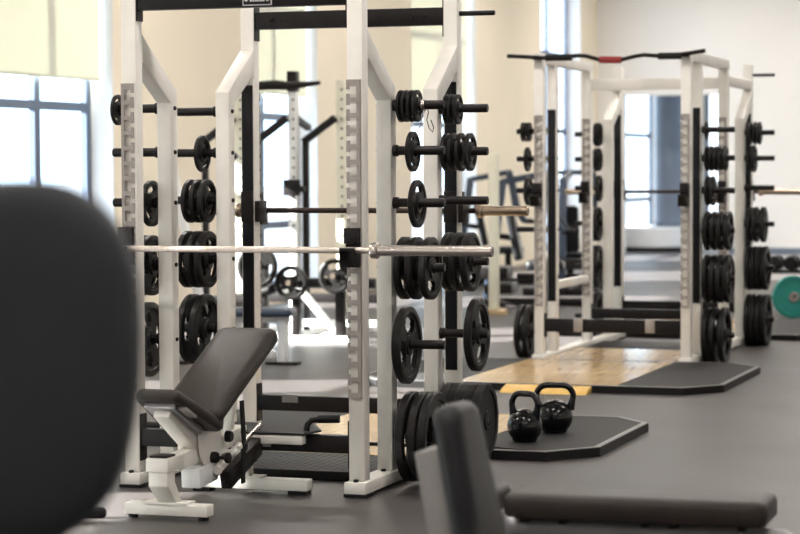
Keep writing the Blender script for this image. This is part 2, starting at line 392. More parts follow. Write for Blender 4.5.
# ================================================================ BENCH RACK (double sided half rack)
W = 1.124; yB, yC, yD = 0.393, 1.109, 1.451
rack = thing('squat_rack', 'white double sided squat rack with two barbells, an incline bench at one end', 'rack', (0,0,0))
um = upright_mesh(UP_H); bmF = bent_mesh(yB, 0.0, 1.845, 2.13); bmR = bent_mesh(yC, yD, 1.86, 2.12)
strip = MB().box((0.007,-0.007,0.455),(T-0.006,0.0,1.935)).mesh('wear_strip', STRIP, 0.002)
stripb = MB().box((0.007,0,0.455),(T-0.006,0.007,1.935)).mesh('wear_strip', STRIP, 0.002)
foot = MB().box((-0.014,-0.028,0.014),(T+0.014,yD+T+0.028,FOOT)).mesh('foot_rail', WHITE, 0.007)
pad_ = MB().box((-0.016,-0.032,0.0),(T+0.016,0.09,0.0145)).mesh('rubber_foot', RUBB, 0.002)
for side, x in ((-1, 0.0), (1, W)):
    fr = link('foot_rail', foot, rack, (x,0,0)); link('rubber_foot', pad_, fr); link('rubber_foot', pad_, fr, (0, yD+T-0.058, 0))
    for yy in (0.0, yD):
        u = link('upright', um, rack, (x,yy,0))
        MB().box((0.004,0.004,0),(T-0.004,T-0.004,0.006)).build('post_cap', BLACK, u, (0,0,UP_H))
    link('hole_plate', HPL if side < 0 else HPR, rack, (x, 0, 0.455))
    h = link('hole_plate', HPR if side < 0 else HPL, rack, (x+T, yD+T, 0.455), (0,0,math.pi))
    link('wear_strip', strip, rack, (x, yD, 0)); link('wear_strip', stripb, rack, (x, T, 0))
    for me, yv in ((bmF, yB), (bmR, yC)):
        p = link('storage_post', me, rack, (x,0,0))
        px = x if side < 0 else x+T
        for z in ROWZ:
            link('storage_peg', PEG[side], p, (px-x, yv+T/2, z))
            link('bolt', BOLT[-side], p, ((T if side < 0 else 0), yv+T/2, z))
    for yy in (-0.012, yB-0.022, yC+T+0.018, yD+T+0.012):
        link('bolt', BOLTT, fr, (T/2, yy, FOOT-0.001))
    jhook(rack, x, 0, 1.127); jhook(rack, x, yD, 1.272, True)
    # the rear hook clamps round the post: inner sleeve seen from the bench end
    MB().box((x+0.004, yD-0.02, 1.215), (x+T-0.004, yD-0.0075, 1.375)).box((x+T+0.002, yD-0.01, 1.215), (x+T+0.03, yD+T+0.02, 1.325)).build('hook_sleeve', BLACK, rack, bevel=0.003)
    if side > 0: link('pull_up_peg', MB().lathe([(0.013,0),(0.013,0.185),(0.011,0.188)], (side,0,0), n=12).mesh('pull_up_peg', BLACK), rack, (x if side < 0 else x+T, yD+0.04, 2.285))
tb = beam(rack, 'top_beam', T, W, 0.0, 2.238, 2.338)
rb = beam(rack, 'top_beam', T, W, yD, 2.228, 2.318, fl=0.06)
for xx in (0.17, 0.24, W-0.17, W-0.10): link('bolt', BOLTF, rb, (xx, yD+0.008, 2.275))
lb1 = beam(rack, 'lower_beam', T, W, 0.0, 0.195, 0.275, fl=0.07); lb2 = beam(rack, 'lower_beam', T, W, yD, 0.215, 0.295, fl=0.06)
MB().box((0.70,-0.002,0.215),(0.74,0.008,0.262)).build('beam_bracket', STEEL, lb1); MB().box((0.22,yD+0.006,0.26),(0.31,yD+0.008,0.300)).build('sticker', GREYP, lb2)
# maker badge on the front top beam: silver rim, dark field, silver lettering bar (words not legible in view)
bd = MB().box((0.615,0.004,2.244),(0.76,0.0078,2.296)).build('badge', LOGO, tb, bevel=0.0015)
MB().box((0.621,0.0025,2.249),(0.754,0.0042,2.291)).build('badge_field', BLACK, bd)
for k, (a, b2) in enumerate(((0.628,0.641),(0.734,0.747))): MB().lathe([(0.008,0),(0.008,0.002)], (0,-1,0), ((a+b2)/2, 0.0026, 2.270), n=10).build('badge_star', LOGO, bd)
for k in range(6):
    x0 = 0.653 + k*0.0125; MB().box((x0,0.0008,2.262),(x0+0.009,0.0026,2.279)).build('badge_letter', LOGO, bd)

# ================================================================ BARBELLS
def barbell(label, cx, y, z, half, sleeve, shaft_m, sleeve_m, rs=0.025, rsh=0.0145):
    t = thing('barbell', label, 'barbell', (cx, y, z))
    MB().tube([(-half,0,0),(-half*0.5,0,0),(0,0,0),(half*0.5,0,0),(half,0,0)], rsh, 16).build('shaft', shaft_m, t)
    for s in (1,-1):
        MB().lathe([(0.022,-0.02),(0.036,-0.018),(0.038,-0.012),(0.038,0.010),(0.034,0.014),(rs,0.016),(rs,sleeve-0.003),(rs-0.003,sleeve),(0.012,sleeve),(0.012,sleeve-0.002),(0,sleeve-0.002)], (s,0,0), (s*half,0,0), n=24).build('sleeve', sleeve_m, t)
    return t
barbell('steel barbell with long grey sleeves racked on the bench end hooks', W/2+T/2, -0.075, 1.1275, 0.684, 0.547, SHAFT, CHROME)
barbell('dark shafted barbell with short bronze sleeves on the platform end hooks', W/2+T/2, yD+T+0.072, 1.272, 0.676, 0.257, DARKSH, BRASS, 0.026)

# ================================================================ WEIGHT PLATES
def plate_mesh(D, th, slots=True, poly=0, m=IRON):
    Rr = D/2; n = 48; hr = 0.0262; hub = min(0.05, 0.42*Rr+0.008); s0 = hub+0.10*(Rr-hub); s1 = Rr*0.74; web = 0.55
    if s1 - s0 < 0.02: slots = slots and (s1-s0 > 0.012)
    ds = (s1-s0)*0.25
    rings = [(hr,1.0),(hub-0.004,1.0),(hub,web),(s0,web),(s0+ds,web),(s1-ds,web),(s1,web),(Rr*0.80,web),(Rr*0.83,1.0),(Rr-0.006,1.0),(Rr,0.75)]
    def rad(i, j):
        r = rings[i][0]
        if poly and i >= 8:
            a = (2*math.pi*j/n) % (2*math.pi/poly) - math.pi/poly; r *= math.cos(math.pi/poly)/math.cos(a)
            if i == 10 and j % 2 == 0: r *= 0.955
        return r
    def solid(i, j):
        j %= n
        if i < 0 or i >= len(rings)-1: return False
        if not slots: return True
        k = j % 16
        if i == 4: return not (3 <= k <= 12)
        if i in (3, 5): return not (4 <= k <= 11)
        return True
    def P(i, j, s):
        a = 2*math.pi*j/n; r = rad(i, j); return (s*rings[i][1]*th/2, r*math.cos(a), r*math.sin(a))
    mb = MB(); N = len(rings)
    vs = [P(i, j, s) for s in (1,-1) for i in range(N) for j in range(n)]
    I = lambda i, j, s: (0 if s > 0 else N*n) + i*n + j % n
    fs = []
    for i in range(N-1):
        for j in range(n):
            if not solid(i, j): continue
            fs.append((I(i,j,1),I(i+1,j,1),I(i+1,j+1,1),I(i,j+1,1))); fs.append((I(i,j,-1),I(i,j+1,-1),I(i+1,j+1,-1),I(i+1,j,-1)))
            if not solid(i-1, j): fs.append((I(i,j,1),I(i,j+1,1),I(i,j+1,-1),I(i,j,-1)))
            if not solid(i+1, j): fs.append((I(i+1,j,1),I(i+1,j,-1),I(i+1,j+1,-1),I(i+1,j+1,1)))
            if not solid(i, j-1): fs.append((I(i,j,1),I(i,j,-1),I(i+1,j,-1),I(i+1,j,1)))
            if not solid(i, j+1): fs.append((I(i,j+1,1),I(i+1,j+1,1),I(i+1,j+1,-1),I(i,j+1,-1)))
    mb.add(vs, fs, True)
    me = mb.mesh('weight_plate', m)
    return me
SIZES = {'tiny': (0.150, 0.016), 'small': (0.190, 0.022), 'medium': (0.225, 0.026), 'large': (0.295, 0.034), 'very large': (0.366, 0.038), 'huge': (0.425, 0.042)}
PM = {k: plate_mesh(*v) for k, v in SIZES.items()}
PM['twelve-sided'] = plate_mesh(0.385, 0.042, False, 12, RUBB); SIZES['twelve-sided'] = (0.385, 0.042)
PM['smooth'] = plate_mesh(0.20, 0.05, False, 0, RUBB); SIZES['smooth'] = (0.20, 0.05)
ORD = ['first', 'second', 'third', 'fourth', 'fifth', 'sixth']
NUM = ['', 'sole', 'two', 'three', 'four', 'five', 'six']
ROWN = ['top', 'second', 'third', 'fourth', 'fifth', 'bottom']
HUBM = {k: MB().lathe([(0.0263,-0.5*v[1]-0.001),(0.034,-0.5*v[1]-0.001),(0.034,0.5*v[1]+0.001),(0.0263,0.5*v[1]+0.001),(0.0263,-0.5*v[1]-0.001)], (1,0,0), n=20).mesh('hub_ring', BLACK) for k, v in SIZES.items()}
def plates(rackname, end, side, row, size, xs, y, z, face, drop=0.0045):
    n = len(xs); sd_ = 'aisle side' if side > 0 else 'window side'
    xs = sorted(xs, key=lambda v: v*side)
    D, th = SIZES[size]
    if (xs[0]-face)*side < 0.027+th/2: xs[0] = face + side*(0.027+th/2)
    for k in range(1, n):   # keep a hair of space between neighbours
        if (xs[k]-xs[k-1])*side < th+0.003: xs[k] = xs[k-1] + side*(th+0.003)
    for k, x in enumerate(xs):
        if n == 1: lab = '%s black plate alone on %s peg, %s-end post, %s, %s rack' % (size, ROWN[row], end, sd_, rackname)
        else: lab = '%s black plate, %s of %s from post, %s peg, %s-end, %s, %s rack' % (size, ORD[k], NUM[n], ROWN[row], end, sd_, rackname)
        o = link('weight_plate', PM[size], None, (x, y, z-drop)); o.rotation_euler = (random.uniform(0, 6.28) if size != 'twelve-sided' else 0.13, 0, 0)
        tag(o, lab, 'weight plate', 'plates stored on the %s rack' % rackname)
        link('hub_ring', HUBM[size], o)
F_, G_ = yB+T/2, yC+T/2
def r1(end, side, row, size, xs): plates('bench', end, side, row, size, xs, F_ if end == 'bench' else G_, ROWZ[row], W+T if side > 0 else 0.0)
r1('bench', 1, 0, 'tiny', [1.240, 1.265, 1.292, 1.318]); r1('platform', 1, 0, 'tiny', [1.240, 1.266, 1.296])
r1('bench', 1, 1, 'small', [1.295]); r1('platform', 1, 1, 'small', [1.236, 1.274, 1.312, 1.358])
r1('bench', 1, 2, 'medium', [1.316])
r1('bench', 1, 3, 'large', [1.256, 1.312, 1.380]); r1('platform', 1, 3, 'large', [1.250, 1.304, 1.360])
r1('bench', 1, 4, 'very large', [1.262]); r1('platform', 1, 4, 'very large', [1.391])
r1('bench', 1, 5, 'huge', [1.285, 1.345, 1.395]); r1('platform', 1, 5, 'twelve-sided', [1.236, 1.283, 1.330, 1.377, 1.424])
r1('bench', -1, 0, 'tiny', [-0.225]); r1('bench', -1, 2, 'medium', [-0.050]); r1('bench', -1, 3, 'large', [-0.052, -0.10]); r1('bench', -1, 4, 'very large', [-0.07, -0.13])
r1('platform', -1, 1, 'small', [-0.09]); r1('platform', -1, 2, 'medium', [-0.157, -0.111, -0.066]); r1('platform', -1, 3, 'large', [-0.172, -0.118, -0.066]); r1('platform', -1, 4, 'very large', [-0.151, -0.080])
# wire spring clip on the top peg
t = thing('spring_clip', 'silver wire spring clip hanging on the top peg beside tiny plates', 'clip', (1.339, F_, ROWZ[0]))
pts = []
for k in range(49):
    a = k/16*2*math.pi; pts.append((k*0.0004, 0.0245*math.cos(a), 0.0245*math.sin(a)))
MB().tube(pts, 0.003, 6).build('coil', CHROME, t)
MB().tube([(0.0,0.0245,0),(0.004,0.03,-0.03),(-0.006,0.02,-0.07),(-0.014,0.01,-0.10),(-0.012,-0.01,-0.115),(0,-0.012,-0.09),(0.002,-0.005,-0.04)], 0.0022, 6).build('lever', CHROME, t)
MB().tube([(0.019,0.0245,0),(0.03,0.01,-0.035),(0.025,0,-0.07),(0.04,-0.01,-0.11),(0.058,-0.012,-0.128),(0.062,-0.01,-0.105),(0.045,0,-0.07)], 0.0024, 6).build('grip_loop', BLACK, t)

# ================================================================ LIFTING PLATFORMS
def platform(label, outline, wx0, wx1, wy0=None):
    # outline: ccw polygon (x,y); wood planks run along y
    h = 0.05
    t = thing('lifting_platform', label, 'platform', (0,0,0))
    xs = [p[0] for p in outline]; cx = (min(xs)+max(xs))/2
    left = []; right = []
    ymin = min(p[1] for p in outline); ymax = max(p[1] for p in outline)
    # rim: each side of the outline as a strip
    n = len(outline)
    def inset(poly, d):
        out = []
        for i in range(len(poly)):
            p0 = Vector(poly[i-1]); p1 = Vector(poly[i]); p2 = Vector(poly[(i+1) % len(poly)])
            e1 = (p1-p0).normalized(); e2 = (p2-p1).normalized(); n1 = Vector((-e1.y, e1.x)); n2 = Vector((-e2.y, e2.x))
            b_ = (n1+n2).normalized(); out.append(tuple(p1 + b_*(d/max(0.3, b_.dot(n1)))))
        return out
    ins = inset(outline, 0.035)
    for i in range(n):
        j = (i+1) % n
        e = MB().prism([outline[i], outline[j], ins[j], ins[i]], 2, 0.0, h-0.004).build('edge_rail', EDGE, t)
        o2 = inset(outline, 0.004)
        MB().prism([o2[i], o2[j], ins[j], ins[i]], 2, h-0.004, h).build('rim_strip', RIMW, e)
    rl = [p for p in ins if p[0] > wx1]; ll = [p for p in ins if p[0] < wx0]
    yl, yh = min(p[1] for p in ins), max(p[1] for p in ins)
    if wy0: yl = wy0
    MB().prism([(wx1+0.003, yl)] + sorted([p for p in rl], key=lambda p: math.atan2(p[1]-(yl+yh)/2, p[0]-wx1)) + [(wx1+0.003, yh)], 2, 0, h-0.002).build('rubber_tile', MATR, t)
    MB().prism([(wx0-0.003, yh)] + sorted([p for p in ll], key=lambda p: math.atan2(-(p[1]-(yl+yh)/2), -(p[0]-wx0))) + [(wx0-0.003, yl)], 2, 0, h-0.002).build('rubber_tile', MATR, t)
    k = 8; pw = (wx1-wx0)/k
    for i in range(k):
        MB().box((-pw/2+0.0008, -(yh-yl)/2, 0), (pw/2-0.0008, (yh-yl)/2, h-0.002)).build('plank', WOOD, t, (wx0+pw*(i+0.5), (yl+yh)/2, 0))
    return t
PX0, PX1, ch = -0.68, 1.88, 0.22
def outl(y0, y1): return [(PX0+ch, y0), (PX1-ch, y0), (PX1, y0+ch+0.05), (PX1, y1-ch-0.05), (PX1-ch, y1), (PX0+ch, y1), (PX0, y1-ch-0.05), (PX0, y0+ch+0.05)]
WX0, WX1 = 0.085, 1.205
platform('wood and black rubber lifting platform carrying the two kettlebells', [(PX0+ch,1.45),(-0.05,1.45),(-0.05,1.57),(1.24,1.57),(1.24,1.45)] + outl(1.45, 3.15)[1:], WX0, WX1, 1.61)
platform('wood and black rubber lifting platform in front of the cage rack', outl(4.92, 6.88), WX0, WX1)
platform('wood and black rubber lifting platform behind the cage rack', outl(9.72, 11.6), WX0, WX1)
# yellow bevelled step at the edge of the second platform
t = MB().prism([(4.76,0),(4.915,0),(4.915,0.046),(4.80,0.022)], 0, 0.46, 1.05).build('step_wedge', YELLOW, bevel=0.002); tag(t, 'yellow wooden wedge step against the edge of the cage rack platform', 'wedge')

# floor insert inside the bench rack: tread plate, then wood
def insert(label, x0, x1, y0, y1, name='rack_floor_insert'):
    t = thing(name, label, 'platform', (x0, y0, 0)); wx, wy = x1-x0, y1-y0
    MB().box((0,0,0),(wx,wy,0.047)).build('base', EDGE, t, bevel=0.004)
    tr = MB()
    nx, ny = int(wx/0.042), int(wy/0.042)
    for i in range(nx):
        for j in range(ny):
            cx_, cy_ = 0.03+i*(wx-0.06)/(nx-1), 0.03+j*(wy-0.06)/(ny-1); s = 1 if (i+j) % 2 else -1
            a = R(45)*s; dx, dy = math.cos(a)*0.014, math.sin(a)*0.014; nx_, ny_ = -math.sin(a)*0.004, math.cos(a)*0.004
            z0, z1 = 0.047, 0.0495
            tr.add([(cx_-dx,cy_-dy,z0),(cx_+nx_,cy_+ny_,z0),(cx_+dx,cy_+dy,z0),(cx_-nx_,cy_-ny_,z0),(cx_,cy_,z1)], [(0,3,4),(3,2,4),(2,1,4),(1,0,4)])
    o = tr.build('tread_studs', MATR, t); o['kind'] = 'stuff'
    return t
insert('black studded rubber floor insert between the feet of the bench rack', 0.10, W-0.02, 0.46, 1.10)
t = thing('wood_insert', 'pale wood floor panel between the bench rack and its platform', 'panel', (0.10, 1.105, 0))
for i in range(8): MB().box((0.0005,0,0),(0.1245,0.345,0.047)).build('plank', WOOD, t, (i*0.125, 0, 0))

# ================================================================ KETTLEBELLS
def kettlebell(label, x, y, rz, rb, hw, hh):
    t = thing('kettlebell', label, 'kettlebell', (x, y, 0.0485), rz, 'kettlebells on the platform')
    prof = [(0.0,0.0),(rb*0.62,0.0),(rb*0.70,0.006)]
    zc = rb*0.86
    for k in range(1, 22):
        a = R(-52 + k*(142/21)); prof.append((max(0.0, rb*math.cos(a)), zc + rb*math.sin(a)*0.98))
    prof[-1] = (0.0, prof[-1][1])
    MB().lathe(prof, n=40).build('body', KETTLE, t)
    zt = zc + rb*0.62; top = hh
    pts = []
    xb = hw*0.40
    path = [(-xb*1.05, zt-0.02), (-hw*0.47, zt+0.028), (-hw*0.50, zt+0.055), (-hw*0.475, top-0.052), (-hw*0.38, top-0.028), (-hw*0.24, top-0.0175), (0, top-0.0165)]
    path += [(-a, b_) for a, b_ in path[-2::-1]]
    for i in range(len(path)-1):      # catmull-rom
        p0 = path[max(i-1,0)]; p1 = path[i]; p2 = path[i+1]; p3 = path[min(i+2,len(path)-1)]
        for q in range(4):
            u = q/4; pts.append(tuple(0.5*((2*p1[c])+(-p0[c]+p2[c])*u+(2*p0[c]-5*p1[c]+4*p2[c]-p3[c])*u*u+(-p0[c]+3*p1[c]-3*p2[c]+p3[c])*u**3) for c in (0,1)))
    pts.append(path[-1])
    rr = [0.0165 + 0.007*max(0.0, abs(2*i/(len(pts)-1)-1)-0.75)*4 for i in range(len(pts))]
    MB().tube([(a, 0, b_) for a, b_ in pts], rr, 16).build('handle', KETTLE, t)
kettlebell('smaller gloss black kettlebell with narrow handle, nearer the bench rack plates', 1.439, 1.86, R(-14), 0.094, 0.156, 0.268)
kettlebell('gloss black kettlebell with wider handle, standing behind the smaller one', 1.487, 2.30, R(12), 0.098, 0.200, 0.275)

# ================================================================ INCLINE BENCH in the bench rack
def cushion(L, Wd, th, r, taper=0.0, puff=0.006, n=10):
    """pad: length along y from 0..L, width along x (taper narrows at y=0), top z=0, bottom z=-th"""
    def outline(ins):
        pts = []
        for (cx, cy, a0) in ((1,1,0),(-1,1,90),(-1,-1,180),(1,-1,270)):
            wl = Wd/2*(1-taper) if cy < 0 else Wd/2
            for k in range(7):
                a = R(a0 + k*15); pts.append((cx*(wl-r) + (r-ins)*math.cos(a), (L-r if cy > 0 else r) + (r-ins)*math.sin(a)))
        return pts
    rings = [(0.010,-th),(0.0,-th+0.012),(0.0,-0.024),(0.005,-0.010),(0.015,-0.002),(0.035,puff*0.4)]
    vs = []; m = 28
    for ins, z in rings: vs += [(p[0], p[1], z) for p in outline(min(ins, r*0.98))]
    fs = []
    for i in range(len(rings)-1):
        for k in range(m): fs.append((i*m+k, i*m+(k+1)%m, (i+1)*m+(k+1)%m, (i+1)*m+k))
    fs.append(tuple(range(m))[::-1]); fs.append(tuple((len(rings)-1)*m+k for k in range(m)))
    return MB().add(vs, fs, True)
BX = 0.61
bench = thing('incline_bench', 'white framed adjustable bench with inclined brown-black back pad inside the rack', 'bench', (BX, 0, 0))
def yz(parent, name, me, y, z, tilt): return link(name, me, parent, (0, y, z), (R(tilt), 0, 0))
ang = math.degrees(math.atan2(0.755-0.427, 0.065+0.66))
bp_ = yz(bench, 'back_pad', cushion(0.80, 0.30, 0.065, 0.05).mesh('back_pad', VINYL), -0.66, 0.437, ang)
MB().box((-0.10,0.12,-0.083),(0.10,0.70,-0.065)).build('pad_board', BLACK, bp_)
sp = yz(bench, 'seat_pad', cushion(0.44, 0.29, 0.055, 0.04, taper=0.28).mesh('seat_pad', VINYL), -0.955, 0.575, -24)
MB().box((-0.07,0.05,-0.075),(0.07,0.38,-0.055)).build('pad_board', GREYT, sp)
MB().box((0.072,0.08,-0.066),(0.112,0.20,-0.0555)).build('bracket', STEEL, sp)
# feet
ff = MB().box((-0.20,-0.875,0.018),(0.19,-0.80,0.068)).build('front_foot', WHITE, bench, bevel=0.006)
for xx in (-0.17, 0.16): MB().lathe([(0.022,0),(0.022,0.02)], n=14, o=(xx,-0.84,0)).build('rubber_foot', RUBB, ff)
MB().box((-0.11,-0.885,0.068),(0.10,-0.79,0.076)).build('foot_plate', WHITE, ff)
rf = MB().box((-0.25,-0.03,0.018),(0.32,0.045,0.07)).build('rear_foot', WHITE, bench, bevel=0.006)
for xx in (-0.22, 0.255): MB().box((xx-0.03,-0.028,0),(xx+0.055,0.043,0.0185)).build('rubber_foot', RUBB, rf)
MB().box((-0.11,-0.035,0.07),(0.09,0.05,0.078)).build('foot_plate', WHITE, rf)
# front post, bent
fp = MB().prism([(-0.865,0.076),(-0.805,0.076),(-0.875,0.165),(-0.875,0.215),(-0.955,0.215),(-0.955,0.155)], 0, -0.045, 0.045).build('front_post', WHITE, bench, bevel=0.005)
MB().prism([(-0.965,0.215),(-0.79,0.215),(-0.79,0.275),(-0.965,0.275)], 0, -0.052, 0.052).build('post_head', WHITE, fp, bevel=0.006)
MB().box((-0.04,-0.955,0.275),(0.04,-0.86,0.285)).build('post_cap', BLACK, fp, bevel=0.003)
# spine from the front post back to the rear post
MB().bar((0,-0.80,0.235),(0,-0.05,0.285),0.07,0.07).build('spine', WHITE, bench, bevel=0.005)
rp = MB().bar((0,0.005,0.072),(0,-0.068,0.27),0.07,0.06,up=(0,1,0)).build('rear_post', WHITE, bench, bevel=0.005)
# seat carrier tube
MB().bar((0,-0.90,0.478),(0,-0.55,0.27),0.075,0.075).build('seat_carrier', WHITE, bench, bevel=0.005)
# sector plates and pivots
sector = [(-0.50+0.135*math.cos(R(a)), 0.31+0.135*math.sin(R(a))) for a in range(170, 331, 16)] + [(-0.42,0.40),(-0.56,0.42)]
for xx in (-0.052, 0.046): MB().prism(sector, 0, xx, xx+0.008).build('sector_plate', WHITE, bench)
for (yy, zz, rr) in ((-0.57,0.385,0.020),(-0.45,0.395,0.024),(-0.50,0.225,0.026),(-0.34,0.30,0.026)):
    k = MB().lathe([(rr,0),(rr,0.02),(rr*0.8,0.028)], (1,0,0), (0.054,yy,zz), n=16).build('pivot_knob', BLACK, bench)
MB().tube([(0.06,-0.50,0.225),(0.115,-0.50,0.225)], 0.008, 10).build('pop_pin', BLACK, bench)
MB().lathe([(0.012,0),(0.024,0.01),(0.024,0.026),(0.012,0.032)], (1,0,0), (0.112,-0.50,0.225), n=16).build('pin_knob', BLACK, bench)
# support strut under the back pad and the telescopic rod
MB().bar((0,-0.40,0.40),(0,0.0,0.60),0.05,0.05).build('pad_rail', WHITE, bench, bevel=0.004)
MB().bar((0,-0.12,0.52),(0,-0.20,0.27),0.04,0.04).build('strut', WHITE, bench, bevel=0.004)
MB().tube([(0.085,-0.50,0.175),(0.085,-0.30,0.235),(0.085,-0.02,0.315)], 0.014, 12).build('telescopic_rod', CHROME, bench)
MB().tube([(0.085,-0.52,0.17),(0.085,-0.26,0.247)], 0.022, 12).build('rod_sleeve', WHITE, bench)
MB().bar((0.115,-0.50,0.125),(0.115,-0.13,0.235),0.05,0.085).build('ratchet_cover', BLACK, bench, bevel=0.006)
MB().bar((0.02,-0.66,0.15),(0.02,-0.46,0.165),0.09,0.085).build('lower_bracket', PALE, bench, bevel=0.005)
MB().prism([(-0.41,0.10),(-0.375,0.10),(-0.365,0.30),(-0.385,0.47),(-0.42,0.47),(-0.40,0.30)], 0, 0.152, 0.160).build('strap', RUBB, bench)
MB().box((0.150,-0.405,0.245),(0.166,-0.36,0.275)).build('strap_buckle', BLACK, bench)
MB().lathe([(0.011,0),(0.011,0.02)], (1,0,0), (0.150,-0.44,0.27), n=12).build('rod_tip', WHITE, bench)
# spotter plate and handle at the rear
MB().box((-0.26,-0.13,0.245),(0.335,-0.075,0.285)).build('rear_arm', WHITE, bench, bevel=0.004)
MB().prism([(0.30,-0.13),(0.345,-0.13),(0.37,0.03),(0.26,0.24),(-0.20,0.24),(-0.26,0.10),(-0.20,-0.13)], 2, 0.289, 0.297).build('spotter_plate', MATR, bench)
MB().tube([(0.315,-0.02,0.297),(0.318,-0.015,0.325),(0.335,-0.005,0.345),(0.365,0.005,0.350),(0.45,0.02,0.352)], 0.014, 12).build('handle', BLACK, bench)
MB().tube([(0.365,0.005,0.350),(0.462,0.022,0.352)], 0.019, 14).build('handle_grip', RUBB, bench)

# black tube end on the floor by the bench
t = thing('floor_bar', 'black rubber tipped bar lying on the floor beside the bench foot', 'bar', (0.055,-0.95,0.0235))
MB().tube([(-0.9,-0.28,0),(0.17,0.02,0)], 0.0165, 14).build('tube', BLACK, t); MB().tube([(0.13,0.009,0),(0.27,0.048,0),(0.283,0.051,0)], [0.0235,0.0235,0.016], 14).build('tip', RUBB, t)

# ================================================================ CAGE RACK
X2, Y2, W2 = 0.10, 6.955, 1.126
ROW2 = [z-0.022 for z in ROWZ]
cage = thing('power_rack', 'white cage rack with a wavy red-gripped pull-up bar on top', 'rack', (X2, Y2, 0))
yb2, yc2, ye2, yd2 = 0.385, 1.485, 2.215, 2.60
um2 = upright_mesh(2.35); um3 = upright_mesh(2.27); bm2 = bent_mesh(ye2, yd2, 1.86, 2.13)
foot2 = MB().box((-0.012,-0.028,0.012),(T+0.012,yd2+T+0.03,FOOT)).mesh('foot_rail', WHITE, 0.007)
for side, x in ((-1,0.0),(1,W2)):
    fr = link('foot_rail', foot2, cage, (x,0,0))
    for yy in (-0.03, yd2-0.04): MB().box((-0.014,yy,0),(T+0.014,yy+0.12,0.0125)).build('rubber_foot', RUBB, fr)
    link('upright', um2, cage, (x,0,0)); link('upright', um3, cage, (x,yb2,0)); link('upright', um3, cage, (x,yc2,0)); link('upright', um2, cage, (x,yd2,0))
    p = link('storage_post', bm2, cage, (x,0,0))
    for y_ in (0, yc2): link('hole_plate', HPL if side < 0 else HPR, cage, (x,y_,0.440))
    for y_ in (yb2, yd2): link('wear_strip', strip, cage, (x,y_,0))
    px = x if side < 0 else x+T
    for yv in (yb2, ye2):
        for z in ROW2: link('storage_peg', PEG[side], cage, (px, yv+T/2, z))
    for z in ROW2: link('bolt', BOLT[-side], cage, (T+x if side < 0 else x, yb2+T/2, z))
    # top side rails and rails at knee height
    MB().box((x,T,2.27),(x+T,yb2+1.2,2.345)).build('top_rail', WHITE, cage, bevel=0.005)
    MB().box((x+0.002,yc2+T,2.14),(x+T-0.002,yd2,2.215)).build('top_rail', WHITE, cage, bevel=0.005)
    MB().box((x+0.008,yb2+T,0.545),(x+T-0.008,yc2,0.605)).build('side_rail', WHITE, cage, bevel=0.004)
    jhook(cage, x, 0, 1.272); jhook(cage, x, yc2, 1.272); jhook(cage, x, yd2, 1.272, True)
    MB().box((x+0.002,yd2-0.022,1.215),(x+T-0.002,yd2-0.0075,1.375)).build('hook_sleeve', BLACK, cage, bevel=0.003)
    if side > 0: link('pull_up_peg', MB().lathe([(0.013,0),(0.013,0.185),(0.011,0.188)], (side,0,0), n=12).mesh('pull_up_peg', BLACK), cage, (x if side < 0 else x+T, yd2+0.04, 2.26))
MB().box((T,yc2+0.004,2.115),(W2,yc2+T-0.004,2.205)).build('top_crossbeam', WHITE, cage, bevel=0.005)
c1 = beam(cage, 'lower_beam', T, W2, 0.0, 0.245, 0.345, fl=0.04)
for xx in (0.31, 0.86): MB().box((xx,-0.012,0.25),(xx+0.07,0.0075,0.352)).build('beam_bracket', STEEL, c1, bevel=0.004)
beam(cage, 'lower_beam', T, W2, yc2, 0.25, 0.33, fl=0.04); beam(cage, 'lower_beam', T, W2, yd2, 0.25, 0.33, fl=0.04)
pu = [(-0.19,2.302),(0.06,2.285),(0.20,2.278),(0.36,2.295),(0.42,2.290),(0.53,2.258),(0.68,2.255),(0.79,2.280),(0.86,2.290),(1.05,2.272),(1.16,2.29),(1.32,2.312)]
pb = MB().tube([(a, -0.055, z+0.03) for a, z in pu], 0.0155, 12).build('pull_up_bar', BLACK, cage)
MB().tube([(0.525,-0.055,2.290),(0.69,-0.055,2.286)], 0.026, 14).build('grip', RED, pb)
for a, b2, zz in ((0.11,0.31,2.312),(0.97,1.14,2.308)): MB().tube([(a,-0.055,zz),(b2,-0.055,zz)], 0.026, 14).build('grip', RUBB, pb)
for x in (T/2, W2+T/2): MB().box((x-0.03,-0.06,2.300),(x+0.03,-0.001,2.318)).build('bar_clamp', BLACK, pb)
barbell('dark barbell with steel sleeves on the far hooks of the cage rack', X2+W2/2+T/2, Y2+yd2+T+0.072, 1.272, 0.655, 0.41, DARKSH, BRASS)
insert('black studded rubber floor insert inside the cage rack', X2+0.12, X2+W2-0.03, Y2+1.0, Y2+1.75)
t = thing('wood_insert', 'pale wood floor panel inside the front of the cage rack', 'panel', (X2+0.10, Y2-0.065, 0))
for i in range(8): MB().box((0.0005,0,0),(0.1245,1.06,0.047)).build('plank', WOOD, t, (i*0.125, 0, 0))
Fb, Gd = Y2+yb2+T/2, Y2+ye2+T/2
def r2(end, side, row, size, xs): plates('cage', end, side, row, size, xs, Fb if end == 'front' else Gd, ROW2[row], xr if side > 0 else xl)
xr, xl = X2+W2+T, X2
r2('front', 1, 0, 'tiny', [xr+0.035]); r2('front', 1, 1, 'small', [xr+0.04, xr+0.075, xr+0.11, xr+0.145, xr+0.18]); r2('front', 1, 2, 'medium', [xr+0.045, xr+0.085])
r2('front', 1, 3, 'large', [xr+0.045, xr+0.10, xr+0.15, xr+0.205]); r2('front', 1, 4, 'very large', [xr+0.045, xr+0.10, xr+0.15, xr+0.205]); r2('front', 1, 5, 'huge', [xr+0.05, xr+0.105, xr+0.175])
r2('far', 1, 0, 'small', [xr+0.05, xr+0.09, xr+0.125]); r2('far', 1, 1, 'medium', [xr+0.045, xr+0.08])
